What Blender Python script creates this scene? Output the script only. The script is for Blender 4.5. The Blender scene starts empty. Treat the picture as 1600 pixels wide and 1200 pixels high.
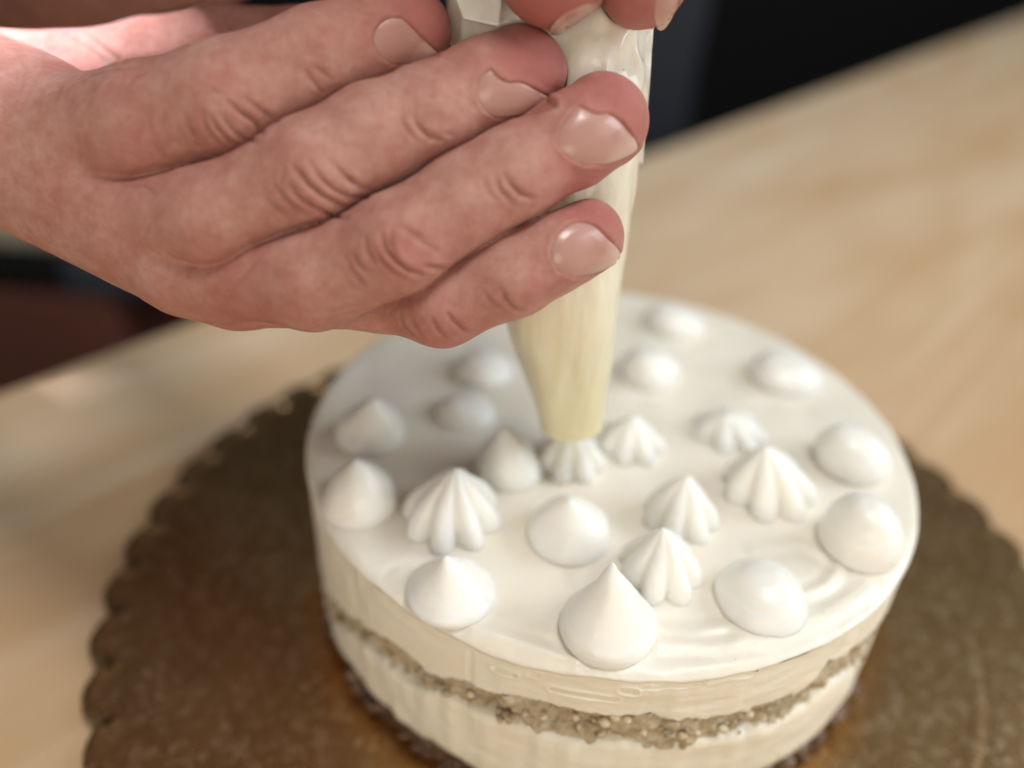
import bpy, bmesh, math, random
import numpy as np
from mathutils import Vector, Matrix, geometry
random.seed(4); rng = np.random.default_rng(7)
sc = bpy.context.scene
COL = sc.collection

# ------------------------------------------------------------------ camera
CR = 0.08                                     # cake radius (m)
F = 1300.0                                    # focal length in pixels of a 1600 x 1200 frame
CAM = np.array([0, -2.308, 2.388]) * CR
PITCH, YAW, ROLL = .596, .144, .051
def ray(px, py):
    x = (px - 800) / F; y = -(py - 600) / F
    c, s = math.cos(ROLL), math.sin(ROLL); x, y = c*x - s*y, s*x + c*y
    d = np.array([x, 1.0, y])
    c, s = math.cos(-PITCH), math.sin(-PITCH)
    d = np.array([d[0], c*d[1] - s*d[2], s*d[1] + c*d[2]])
    c, s = math.cos(YAW), math.sin(YAW)
    return np.array([c*d[0] - s*d[1], s*d[0] + c*d[1], d[2]])
FW = ray(800, 600); FW /= np.linalg.norm(FW)
RT = ray(801, 600) - ray(800, 600); RT /= np.linalg.norm(RT)
UP = np.cross(RT, FW)
def P(px, py, dep): r = ray(px, py); return CAM + r / (r @ FW) * dep
def onz(px, py, z): d = ray(px, py); return CAM + d * (z - CAM[2]) / d[2]
def proj(p):
    v = np.asarray(p) - CAM; z = v @ FW
    return 800 + F * (v @ RT) / z, 600 - F * (v @ UP) / z, z
def oncyl(px, py, r):
    d = ray(px, py); a = d[0]**2 + d[1]**2; b = 2*(CAM[0]*d[0] + CAM[1]*d[1]); c = CAM[0]**2 + CAM[1]**2 - r*r
    return CAM + d * (-b - math.sqrt(max(b*b - 4*a*c, 0))) / (2*a)

cam = bpy.data.objects.new('camera', bpy.data.cameras.new('camera')); COL.objects.link(cam); sc.camera = cam
M = Matrix.Identity(4)
for i, v in enumerate((RT, UP, -FW)):
    for j in range(3): M[j][i] = v[j]
for j in range(3): M[j][3] = CAM[j]
cam.matrix_world = M
cam.data.sensor_width = 36; cam.data.lens = 36 * F / 1600
cam.data.clip_start = .005; cam.data.clip_end = 60
cam.data.dof.use_dof = True; cam.data.dof.focus_distance = .159; cam.data.dof.aperture_fstop = 3.9
cam.data.dof.aperture_blades = 0

# ------------------------------------------------------------------ world, lamps, exposure
w = bpy.data.worlds.new('World'); sc.world = w; w.use_nodes = True
w.node_tree.nodes['Background'].inputs[0].default_value = (1, .97, .93, 1)
w.node_tree.nodes['Background'].inputs[1].default_value = .17
def area(name, loc, target, sx, sy, power, col):
    l = bpy.data.lights.new(name, 'AREA'); l.shape = 'RECTANGLE'; l.size = sx; l.size_y = sy; l.energy = power; l.color = col
    o = bpy.data.objects.new(name, l); COL.objects.link(o); o.location = loc
    o.rotation_euler = (Vector(target) - Vector(loc)).to_track_quat('-Z', 'Y').to_euler(); return o
area('window_light', (1.3, .28, .80), (0, 0, .05), 1.0, .8, 13, (.86, .94, 1))
area('ceiling_light', (.28, -.16, 1.35), (0, 0, .05), .36, .36, 7, (1, .97, .93))
area('wrist_fill_light', (.3, -.33, .76), (-.168, .002, .163), .06, .06, .17, (.82, .85, 1)).data.spread = .115  # narrow cool beam added to brighten the wrist alone
area('front_fill_light', (.15, -1.15, .32), (0, 0, .04), 1.2, .5, 5.5, (1, .89, .74))  # soft warm fill, added in front to light the cake side
sc.view_settings.view_transform = 'Standard'; sc.view_settings.look = 'None'; sc.view_settings.exposure = .2; sc.view_settings.gamma = 1
sc.cycles.max_bounces = 8

# ------------------------------------------------------------------ helpers
def tag(o, label=None, cat=None, group=None, kind=None):
    for k, v in (('label', label), ('category', cat), ('group', group), ('kind', kind)):
        if v: o[k] = v
    return o
def mesh(name, V, Fc, mat=None, parent=None, smooth=True):
    me = bpy.data.meshes.new(name)
    me.from_pydata(V if isinstance(V, list) else V.tolist(), [], Fc if isinstance(Fc, list) else Fc.tolist())
    if smooth: me.shade_smooth()
    if mat: me.materials.append(mat)
    o = bpy.data.objects.new(name, me); COL.objects.link(o)
    if parent: o.parent = parent
    return o
def empty(name, loc=(0, 0, 0)):
    o = bpy.data.objects.new(name, None); COL.objects.link(o); o.location = loc; o.empty_display_size = .02; return o
def from_bm(name, bm, mat=None, parent=None, smooth=True):
    me = bpy.data.meshes.new(name); bm.to_mesh(me); bm.free()
    if smooth: me.shade_smooth()
    if mat: me.materials.append(mat)
    o = bpy.data.objects.new(name, me); COL.objects.link(o)
    if parent: o.parent = parent
    return o
def grid_faces(nr, nc, wrap=True, off=0):
    r = np.arange(nr - 1)[:, None]; c = np.arange(nc if wrap else nc - 1)[None, :]; c2 = (c + 1) % nc
    return np.stack([r*nc + c, r*nc + c2, (r+1)*nc + c2, (r+1)*nc + c], -1).reshape(-1, 4) + off
def _h(i, j, k):
    n = (i.astype(np.int64)*374761393 + j.astype(np.int64)*668265263 + k.astype(np.int64)*2147483647 + 1013904223) & 0xffffffff
    n = ((n ^ (n >> 13)) * 1274126177) & 0xffffffff
    n = ((n ^ (n >> 16)) * 2246822519) & 0xffffffff
    return ((n ^ (n >> 15)) & 0xffffff) / float(0x7fffff) - 1
def vn(p, s):                                            # smooth value noise in [-1, 1], p (n,3), s = feature size
    q = np.asarray(p) / s + 91.7; b = np.floor(q).astype(np.int64); t = q - b; t = t*t*(3 - 2*t); r = 0
    for a in (0, 1):
        for c in (0, 1):
            for e in (0, 1):
                wgt = (t[:, 0] if a else 1 - t[:, 0]) * (t[:, 1] if c else 1 - t[:, 1]) * (t[:, 2] if e else 1 - t[:, 2])
                r = r + wgt * _h(b[:, 0] + a, b[:, 1] + c, b[:, 2] + e)
    return r
def fbm(p, s, n=3): return sum(vn(p, s / 2**i) * .5**i for i in range(n))

class NT:
    def __init__(s, name):
        s.m = bpy.data.materials.new(name); s.m.use_nodes = True; s.t = s.m.node_tree; s.b = s.t.nodes['Principled BSDF']
        s.co = s.t.nodes.new('ShaderNodeTexCoord').outputs['Object']
    def set(s, **k):
        for n, v in k.items():
            n = n.replace('_', ' '); i = s.b.inputs[n]
            if hasattr(v, 'is_output'): s.t.links.new(v, i)
            else: i.default_value = v
        return s
    def node(s, typ, ins=None, **props):
        n = s.t.nodes.new(typ)
        for k, v in props.items(): setattr(n, k, v)
        for k, v in (ins or {}).items():
            if hasattr(v, 'is_output'): s.t.links.new(v, n.inputs[k])
            else: n.inputs[k].default_value = v
        return n
    def noise(s, scale, detail=3, vec=None, rough=.55, dist=0):
        return s.node('ShaderNodeTexNoise', {'Vector': vec or s.co, 'Scale': scale, 'Detail': detail, 'Roughness': rough, 'Distortion': dist}).outputs[0]
    def voro(s, scale, vec=None, out=0, feature='F1'):
        return s.node('ShaderNodeTexVoronoi', {'Vector': vec or s.co, 'Scale': scale}, feature=feature).outputs[out]
    def ramp(s, fac, stops):
        n = s.node('ShaderNodeValToRGB', {'Fac': fac}); e = n.color_ramp.elements
        while len(e) < len(stops): e.new(.5)
        for q, (pos, c) in zip(e, stops): q.position = pos; q.color = (*c, 1) if len(c) == 3 else c
        return n.outputs[0]
    def mix(s, fac, a, b, mode='MIX'):
        n = s.t.nodes.new('ShaderNodeMix'); n.data_type = 'RGBA'; n.blend_type = mode
        for i, v in ((0, fac), (6, a), (7, b)):
            if hasattr(v, 'is_output'): s.t.links.new(v, n.inputs[i])
            else: n.inputs[i].default_value = v if i == 0 else ((*v, 1) if len(v) == 3 else v)
        return n.outputs[2]
    def math(s, op, a, b=0.0):
        n = s.t.nodes.new('ShaderNodeMath'); n.operation = op
        for i, v in ((0, a), (1, b)):
            if hasattr(v, 'is_output'): s.t.links.new(v, n.inputs[i])
            else: n.inputs[i].default_value = v
        return n.outputs[0]
    def mapping(s, scale=(1, 1, 1), rot=(0, 0, 0)):
        return s.node('ShaderNodeMapping', {'Vector': s.co, 'Scale': scale, 'Rotation': rot}).outputs[0]
    def bump(s, h, dist, strength=1.0, normal=None):
        ins = {'Height': h, 'Distance': dist, 'Strength': strength}
        if normal: ins['Normal'] = normal
        n = s.node('ShaderNodeBump', ins); s.t.links.new(n.outputs[0], s.b.inputs['Normal']); return n.outputs[0]
    def attr(s, name): return s.node('ShaderNodeAttribute', attribute_name=name).outputs['Fac']

# ------------------------------------------------------------------ materials
def cream_mat(name, col, col2, rough=.38, sss=.35, coat=.12, sc_=.004):
    n = NT(name); c = n.mix(n.ramp(n.noise(55, 4), [(.35, (0, 0, 0)), (.7, (1, 1, 1))]), col, col2)
    c = n.mix(n.ramp(n.voro(150), [(.022, (.7, .7, .7)), (.04, (0, 0, 0))]), c, (.38, .32, .25))
    n.set(Base_Color=c, Subsurface_Weight=sss, Subsurface_Radius=(1, .8, .55), Subsurface_Scale=sc_,
          Coat_Weight=coat, Coat_Roughness=.3)
    n.set(Roughness=n.math('MULTIPLY_ADD', n.noise(140, 3), .25)); n.t.nodes[-1].inputs[2].default_value = rough - .12
    b = n.bump(n.noise(420, 3), .00022, .6); n.bump(n.noise(1800, 2), .00006, .5, b); return n.m
M_TOP = cream_mat('topping_cream', (.87, .815, .69), (.89, .85, .75))
M_DOL = cream_mat('piped_cream', (.89, .87, .80), (.91, .89, .84), .36, .6, .2, .008)
n = NT('mousse'); st = n.noise(1, 4, n.mapping((70, 70, 240)))
n.set(Base_Color=n.mix(n.ramp(st, [(.35, (0, 0, 0)), (.7, (1, 1, 1))]), (.88, .82, .67), (.905, .855, .74)), Roughness=.45,
      Subsurface_Weight=.35, Subsurface_Radius=(1, .7, .35), Subsurface_Scale=.004)
b = n.bump(st, .0003, .7); n.bump(n.noise(900, 3), .00012, .6, b); M_MOU = n.m
def sponge_mat(name, a, b_, c_):
    n = NT(name); f = n.noise(330, 5, rough=.65)
    n.set(Base_Color=n.ramp(f, [(.3, a), (.5, b_), (.72, c_)]), Roughness=.62, Subsurface_Weight=.25, Subsurface_Radius=(1, .6, .3), Subsurface_Scale=.002)
    b = n.bump(n.voro(600), .0006, .8); n.bump(n.noise(1600, 4), .0003, .8, b); return n.m
M_SPO = sponge_mat('sponge', (.33, .25, .14), (.50, .41, .27), (.65, .57, .43))
M_CRUMB = sponge_mat('pale_crumb', (.42, .33, .19), (.58, .49, .32), (.70, .62, .46))
M_BAS = sponge_mat('soaked_sponge', (.085, .045, .024), (.14, .085, .05), (.26, .18, .14))
M_BAS.node_tree.nodes['Principled BSDF'].inputs['Roughness'].default_value = .3

n = NT('gold_foil')
grain = n.voro(900); spk = n.noise(1400, 2)
n.set(Base_Color=n.mix(n.ramp(n.voro(480, out=1), [(.55, (0, 0, 0)), (.95, (.5, .5, .5))]), n.mix(n.ramp(n.noise(60, 4), [(.3, (0, 0, 0)), (.7, (1, 1, 1))]), (.32, .195, .085), (.39, .25, .115)), (.78, .62, .40)), Metallic=.92,
      Roughness=n.node('ShaderNodeMapRange', {0: spk, 1: .3, 2: .7, 3: .20, 4: .40}).outputs[0])
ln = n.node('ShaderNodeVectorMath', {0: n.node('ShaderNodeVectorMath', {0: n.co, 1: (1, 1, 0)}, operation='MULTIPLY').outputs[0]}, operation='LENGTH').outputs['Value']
amber_reflection = n.ramp(n.math('ADD', n.math('MULTIPLY', ln, 10.0), n.math('MULTIPLY', n.noise(28, 3), .22)), [(.90, (1, 1, 1)), (1.14, (0, 0, 0))])   # amber reflection of the cake, painted into the foil colour
old = n.b.inputs['Base Color'].links[0].from_socket; n.set(Base_Color=n.mix(n.math('MULTIPLY', amber_reflection, .8), old, (.47, .205, .045)))
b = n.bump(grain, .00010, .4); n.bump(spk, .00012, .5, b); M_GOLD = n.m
n = NT('grey_card'); n.set(Base_Color=(.3, .25, .19, 1), Roughness=.8); M_CARD = n.m

def wood(seed, a, b_, c_):
    n = NT('blond_wood'); mp = n.mapping((3.2, 62, 60)); mp.node.inputs['Location'].default_value = (seed*7.3, seed*3.1, 0)
    g = n.noise(1, 6, mp, .6, .8)
    m2 = n.mapping((5, 16, 8)); m2.node.inputs['Location'].default_value = (seed*2.3, seed*5.1, 0); g2 = n.noise(1, 3, m2)
    c = n.ramp(g, [(.3, a), (.52, b_), (.75, c_)])
    c = n.mix(n.ramp(g2, [(.4, (0, 0, 0)), (.66, (1, 1, 1))]), c, tuple(v*q for v, q in zip(b_, (.86, .77, .64))))
    n.set(Base_Color=c, Roughness=.42); n.bump(g, .0004, .4); return n.m
M_WOOD = [wood(i, *q) for i, q in enumerate([((.63, .445, .27), (.71, .525, .34), (.77, .595, .415)), ((.57, .375, .215), (.65, .455, .28), (.72, .535, .35)),
                                            ((.66, .49, .32), (.74, .58, .41), (.80, .655, .49))])]
def plain(name, col, rough=.6, bumps=(300, .0004)):
    n = NT(name); f = n.noise(bumps[0] / 4, 4)
    n.set(Base_Color=n.mix(f, tuple(v*.8 for v in col), tuple(v*1.2 for v in col)), Roughness=rough); n.bump(n.noise(bumps[0], 3), bumps[1], .5); return n.m
M_FLOOR = plain('dark_floor', (.012, .010, .010), .7, (60, .002)); M_WALL = plain('dark_wall', (.006, .006, .007), .8, (40, .002))
M_CLOTH = plain('navy_cloth', (.004, .006, .012), .9, (900, .0006))
M_MAROON = plain('maroon_leather', (.24, .085, .06), .5); M_BLACK = plain('black_metal', (.006, .006, .007), .45)
M_SLATE = plain('slate_plastic', (.06, .075, .1), .5); M_PALE = plain('pale_cloth', (.7, .63, .48), .7); M_RED = plain('red_plastic', (.2, .05, .03), .5)
M_WHITE = plain('white_china', (.6, .6, .62), .3)

def skin_mat():
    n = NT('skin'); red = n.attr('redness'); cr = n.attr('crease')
    base = n.mix(n.ramp(n.noise(110, 6, rough=.7), [(.36, (0, 0, 0)), (.64, (1, 1, 1))]), (.46, .21, .17), (.56, .315, .26))
    base = n.mix(n.ramp(n.noise(420, 4, rough=.7), [(.38, (1, 1, 1)), (.62, (0, 0, 0))]), base, n.mix(1.0, base, (.90, .80, .77), 'MULTIPLY'))
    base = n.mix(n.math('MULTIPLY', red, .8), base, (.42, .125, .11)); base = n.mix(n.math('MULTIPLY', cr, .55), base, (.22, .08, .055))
    n.set(Base_Color=base, Subsurface_Weight=.22, Subsurface_Radius=(1, .36, .2), Subsurface_Scale=.0017,
          Roughness=n.node('ShaderNodeMapRange', {0: n.noise(300, 3), 3: .46, 4: .64}).outputs[0], Specular_IOR_Level=.42)
    st = n.noise(1, 3, n.mapping((1500, 500, 900)))
    ve = n.voro(820, n.node('ShaderNodeVectorMath', {0: n.mapping((1, 1, 1.5)), 1: n.node('ShaderNodeTexNoise', {'Vector': n.co, 'Scale': 500.0}).outputs[1]}, operation='MULTIPLY_ADD').outputs[0], feature='DISTANCE_TO_EDGE')
    n.t.nodes['Vector Math'].inputs[2].default_value = (0, 0, 0)
    b = n.bump(n.ramp(ve, [(0, (0, 0, 0)), (.22, (1, 1, 1))]),   .00009, .45); b = n.bump(n.voro(1250, feature='F1'), .0001, .5, b); b = n.bump(n.noise(620, 5), .00024, .5, b); n.bump(st, .00006, .3, b)
    return n.m
M_SKIN = skin_mat()
n = NT('fingernail'); tipm = n.attr('free_edge')
nb = n.mix(n.noise(260, 3), (.42, .215, .18), (.49, .28, .235)); nb = n.mix(n.math('MULTIPLY', tipm, .85), nb, (.62, .45, .39))
n.set(Base_Color=nb, Roughness=.3, Subsurface_Weight=.2, Subsurface_Radius=(1, .5, .35), Subsurface_Scale=.0012, Coat_Weight=.32, Coat_Roughness=.2)
n.bump(n.noise(1, 3, n.mapping((300, 1500, 1500))), .00008, .4); M_NAIL = n.m

n = NT('filled_bag'); fl = n.attr('fill')
c = n.mix(fl, (.83, .79, .70), (.80, .75, .51)); c = n.mix(n.ramp(n.noise(1, 4, n.mapping((260, 260, 34))), [(.35, (0, 0, 0)), (.7, (1, 1, 1))]), n.mix(1.0, c, (.88, .86, .80), 'MULTIPLY'), c)
n.set(Base_Color=c, Roughness=.42, Subsurface_Weight=.35, Subsurface_Radius=(1, .8, .4), Subsurface_Scale=.004, Coat_Weight=.8, Coat_Roughness=.1)
b = n.bump(n.noise(1, 4, n.mapping((420, 420, 60))), .0006, .5); n.bump(n.noise(240, 3), .0006, .3, b); M_BAG = n.m
n = NT('bag_film'); n.set(Base_Color=(.83, .80, .74, 1), Roughness=.22, Transmission_Weight=.35, IOR=1.3, Coat_Weight=.6, Coat_Roughness=.1)
n.bump(n.noise(260, 4), .0012, .6); M_FILM = n.m

# ------------------------------------------------------------------ room beyond the table
ZT = -.004
fl = mesh('floor', [(-4, -3, -.76), (5, -3, -.76), (5, 5, -.76), (-4, 5, -.76)], [(0, 1, 2, 3)], M_FLOOR); fl['kind'] = 'structure'
def box_bm(bm, lo, hi, bev=0.0, mat=None):
    r = bmesh.ops.create_cube(bm, size=1); vs = r['verts']
    for v in vs: v.co = Vector([(lo[i] + hi[i]) / 2 + v.co[i] * (hi[i] - lo[i]) for i in range(3)])
    if bev:
        es = list({e for v in vs for e in v.link_edges}); r2 = bmesh.ops.bevel(bm, geom=es, offset=bev, segments=2, affect='EDGES', profile=.5); vs = list({v for f in r2['faces'] for v in f.verts} | set(v for v in vs if v.is_valid))
    if mat is not None: bmesh.ops.transform(bm, matrix=mat, verts=vs)
def box(name, lo, hi, mat, parent=None, bev=.003, M4=None):
    bm = bmesh.new(); box_bm(bm, lo, hi, bev, M4); return from_bm(name, bm, mat, parent, smooth=False)
bw = box('wall', (-4, 3.2, -.76), (5, 3.3, 2.2), M_WALL, bev=0); bw['kind'] = 'structure'

# table: local x runs along its far edge, local y out over that edge
E0 = np.array([.002, .408]); EA = math.atan2(.835, .55)
table = empty('table'); tag(table, 'blond wooden table with broad pale staves under the gold cake board', 'table')
TM = Matrix.Translation((E0[0], E0[1], 0)) @ Matrix.Rotation(EA, 4, 'Z')
table.matrix_world = TM
sw = .083; ns = 12
for i in range(ns):
    o = box('stave', (-1.1, -(i+1)*sw + .00004, -.038), (1.3, -i*sw - .00004, 0), M_WOOD[[2, 0, 0, 1, 2, 0, 1, 0, 2, 0, 1, 0][i]], table, .0003)
    o.location = (0, 0, ZT)
for x, y in ((-1.0, -.08), (1.2, -.08), (-1.0, -ns*sw+.08), (1.2, -ns*sw+.08)):
    box('table_leg', (x-.03, y-.03, -.756), (x+.03, y+.03, ZT-.0382), M_WOOD[1], table, .004)

# low seat with odds and ends beyond the far edge, at the left
def atT(px, py, z): return onz(px, py, z)
seat_c = onz(60, 500, -.25)
ang = math.atan2(RT[1], RT[0])
LM = Matrix.Translation((seat_c[0], seat_c[1], 0)) @ Matrix.Rotation(ang - .05, 4, 'Z')
bx = empty('storage_box'); bx.matrix_world = LM; tag(bx, 'dark maroon box with black lid standing low beyond the table edge at left', 'box')
box('box_body', (-.32, .0, -.757), (.085, .32, -.215), M_MAROON, bx, .01)
box('lid', (-.325, -.006, -.214), (.04, .325, -.178), M_BLACK, bx, .006)
box('hinge_plate', (.042, -.008, -.214), (.12, .3, -.175), M_SLATE, bx, .006)
tr = empty('folded_cloth'); tr.matrix_world = LM; tag(tr, 'greyish tan folded cloth lying on the maroon box with black lid', 'cloth')
bm = bmesh.new(); box_bm(bm, (-.3, .004, -.1755), (.115, .26, -.135), .012); box_bm(bm, (-.28, .03, -.1335), (.10, .25, -.105), .012); from_bm('cloth_fold', bm, M_PALE, tr, False)
cu = empty('white_cup'); cu.matrix_world = LM @ Matrix.Translation((-.085, .05, -.1045)); tag(cu, 'small white cup at the far left on the folded cloth', 'cup')
def lathe(name, prof, seg, mat, parent=None):
    V = [(r*math.cos(2*math.pi*k/seg), r*math.sin(2*math.pi*k/seg), z) for r, z in prof for k in range(seg)]
    f = grid_faces(len(prof), seg).tolist(); return mesh(name, V, f, mat, parent)
lathe('cup_body', [(.001, .001), (.022, 0), (.03, .02), (.035, .06), (.033, .06), (.028, .02), (.001, .006)], 32, M_WHITE, cu)

# ------------------------------------------------------------------ cake board
board = empty('cake_board'); tag(board, 'round gold foil cake board with a scalloped rim under the cake', 'cake board')
NS = 48; seg = NS * 12; th = np.arange(seg) * 2 * math.pi / seg
def scal(a): return .1437 - 0.0038 * (1 - np.abs(np.sin(a * NS / 2 + 1.2))**.8) + .0004 * np.sin(5*a)
rad = [0, .03, .06, .09, .1085, .1098, .1111,   .1125, .1138, .1148, .116, .120, .128, .134, .138]; V = []
for r in rad:
    z = .00016 * math.exp(-((r - .1111) / .0008)**2)
    V += [(r*math.cos(a), r*math.sin(a), z - .00008*math.exp(-((r-.1132)/.001)**2)) for a in th]
for k, (d, z) in enumerate([(.0035, .0002), (.0012, .0007), (0, .0003)]):
    V += [((scal(a)-d)*math.cos(a), (scal(a)-d)*math.sin(a), z) for a in th]
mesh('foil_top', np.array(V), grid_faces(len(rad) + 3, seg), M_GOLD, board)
V = [(s_*math.cos(a), s_*math.sin(a), z) for d, z in ((0, .0003), (.0002, -.002), (.001, -.0038), (.13, -.0038)) for a, s_ in zip(th, scal(th) - d)]
mesh('card_edge', np.array(V), grid_faces(4, seg), M_CARD, board)

# ------------------------------------------------------------------ cake
HC = .687 * CR
cake = empty('cake'); tag(cake, 'round cream cake with a sponge band in its side, on gold board', 'cake')
NTH = 1500; TH = np.arange(NTH) * 2 * math.pi / NTH
def cyl(r, z): # r,z arrays (rows, NTH)
    return np.stack([r*np.cos(TH), r*np.sin(TH), z], -1).reshape(-1, 3)
def tnoise(s, seed, n=3): return fbm(np.stack([CR*np.cos(TH), CR*np.sin(TH), np.full(NTH, seed)], 1), s, n)
# heights at which the layers meet, read along the side
def thz(px, py): p = oncyl(px, py, CR - .0003); return math.atan2(p[1], p[0]), p[2]
def prof(pts):
    q = sorted(thz(*p) for p in pts); a = np.array([x for x, _ in q]); z = np.array([y for _, y in q])
    A = (TH + math.pi/2 + math.pi) % (2*math.pi) - math.pi - math.pi/2          # wrap so the front (-90 deg) is in the middle
    return np.interp(A, a, z)
up_pts = [(505, 915), (530, 950), (580, 985), (620, 1012), (660, 1045), (700, 1064), (735, 1066), (760, 1082), (820, 1096), (860, 1099), (900, 1113), (960, 1124), (1020, 1122), (1060, 1130), (1100, 1125), (1150, 1115), (1200, 1104), (1250, 1085), (1275, 1060), (1290, 1038), (1340, 1010), (1370, 990), (1400, 968)]
lo_pts = [(507, 935), (545, 985), (590, 1025), (640, 1068), (690, 1085), (740, 1110), (800, 1130), (850, 1140), (900, 1156), (950, 1162), (1010, 1163), (1060, 1160), (1110, 1152), (1160, 1142), (1210, 1128), (1260, 1103), (1310, 1060), (1350, 1022), (1398, 974)]
ZU = prof(up_pts) + .0008*tnoise(.005, 1.) + .0006*np.abs(tnoise(.0016, 1.6)) + .0003; ZL = prof(lo_pts) + .0007*tnoise(.006, 2.) - .0004*np.abs(tnoise(.002, 2.7)) - .0007
ZU = np.maximum(ZU, ZL + .0015)
ZB = .0085 + .0016*tnoise(.02, 3.) + .0007*tnoise(.004, 3.4)
# scraped grooves in the upper band, traced from the side
grooves = [([(755, 1012), (790, 1018), (830, 1030), (850, 1035)], .7, 1.0), ([(772, 1046), (790, 1051), (802, 1055)], .9, 1.1), ([(860, 1076), (890, 1082), (930, 1088), (962, 1093)], .9, .9),
           ([(975, 1078), (990, 1080)], 1.0, 1.2), ([(828, 1054), (838, 1056)], .5, 1.1), ([(1115, 1062), (1140, 1055), (1172, 1051)], .8, 1.5), ([(1020, 1074), (1050, 1072), (1085, 1071)], .5, .7),
           ([(1005, 1074), (1020, 1072)], .5, .6), ([(735, 1022), (732, 1060)], .25, 1.2)]
def seg_dist(p, a, b):
    ab = b - a; t = np.clip(((p - a) @ ab) / (ab @ ab + 1e-12), 0, 1); return np.linalg.norm(p - (a + t[:, None]*ab), axis=1)
def groove_disp(V):
    d = np.zeros(len(V))
    for pts, dep, wid in grooves:
        w3 = [oncyl(*q, CR) for q in pts]; lo = np.min(w3, 0) - .006; hi = np.max(w3, 0) + .006
        idx = np.where(np.all((V > lo) & (V < hi), 1))[0]
        if not len(idx): continue
        dd = np.min([seg_dist(V[idx], w3[i], w3[i+1]) for i in range(len(w3)-1)], 0)
        s = wid*.00055; d[idx] += -dep*.0010*np.exp(-(dd/s)**4) + dep*.0003*np.exp(-((dd - 1.9*s)/(.7*s))**2)
    return d
# mousse upper band
rows = 60; t = np.linspace(0, 1, rows)[:, None]
z = ZU[None]*(1-t) + (HC - .0022)*t
V = cyl(np.full((rows, NTH), CR), z)
r = CR + .0003*fbm(V*np.array([1, 1, 2.5]), .012) + groove_disp(V) + .00025*vn(V*np.array([1, 1, .2]), .0025) * (vn(V, .02) > .1)
edge = np.repeat(np.exp(-((np.linspace(0, 1, rows))/.05)**2), NTH); r = r + edge*(-.0006 + .0007*vn(V, .003))
a = np.tile(TH, rows); V = np.stack([r*np.cos(a), r*np.sin(a), V[:, 2]], 1)
Vin = cyl(np.full((1, NTH), CR - .006), ZU[None] + .0003)
mesh('mousse_layer', np.vstack([Vin, V]), grid_faces(rows + 1, NTH), M_MOU, cake)
# white topping: skin on the upper side that laps over the rim
zr = HC - .0026 + .0012*tnoise(.018, 5.) + .0005*tnoise(.005, 6.)
fr = np.exp(-((((TH + math.pi/2 + math.pi) % (2*math.pi)) - math.pi - .15)/.75)**2)
rim = [(CR + .0006, zr - .0006), (CR + .0011, zr + .0004)]
rows_rz = [(np.full(NTH, CR - .003), zr - .0008), (np.full(NTH, CR + .0004) , zr + .0002)]
for k in range(1, 11):
    a_ = k/10*math.pi/2; rr = .0024 + .0015*fr
    rows_rz.append((CR + .0005 - rr*(1 - math.cos(a_)) , zr + .0004 + (HC - zr - .0004)*math.sin(a_)))
for rr in np.concatenate([np.linspace(CR - .0045, .05, 44), np.linspace(.0485, .001, 40)]):
    rows_rz.append((np.full(NTH, rr), np.full(NTH, HC)))
Rr = np.array([q[0] for q in rows_rz]); Zz = np.array([q[1] for q in rows_rz]); V = cyl(Rr, Zz)
rn = np.hypot(V[:, 0], V[:, 1]); top = np.clip((V[:, 2] - HC + .002)/.002, 0, 1)
lipw = np.exp(-((rn - .0745)/.0045)**2)
V[:, 2] += top*(.00042*fbm(V, .03) + .00016*vn(V, .006) + .00022*vn(V[:, [1, 0, 2]]*np.array([.25, 1.2, 1]) , .008)) + lipw*np.tile(fr, len(rows_rz))*(.0012*fbm(V*np.array([1, 1, 1]), .014) + .0006)
for pts, dz_, wd in (([(1258, 930), (1290, 915), (1308, 895), (1314, 872)], .0007, .0011), ([(1000, 985), (1080, 992), (1130, 985), (1160, 990)], .0006, .0014), ([(740, 985), (830, 1012), (900, 1036)], .0005, .0012),
                     ([(1030, 1008), (1110, 1012), (1200, 1000), (1290, 962), (1360, 915)], .0007, .0013), ([(620, 900), (660, 930), (640, 950)], .0004, .0012), ([(900, 900), (950, 880), (1000, 905)], .0004, .0016), ([(1180, 860), (1250, 850), (1290, 870)], .0004, .0014)):
    q = [onz(*p, HC) for p in pts]; dd = np.min([seg_dist(V, q[i], q[i+1]) for i in range(len(q)-1)], 0); V[:, 2] += dz_*np.exp(-(dd/wd)**2) - .5*dz_*np.exp(-((dd - 2.2*wd)/wd)**2)
mesh('topping', V, grid_faces(len(rows_rz), NTH), M_TOP, cake)
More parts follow.
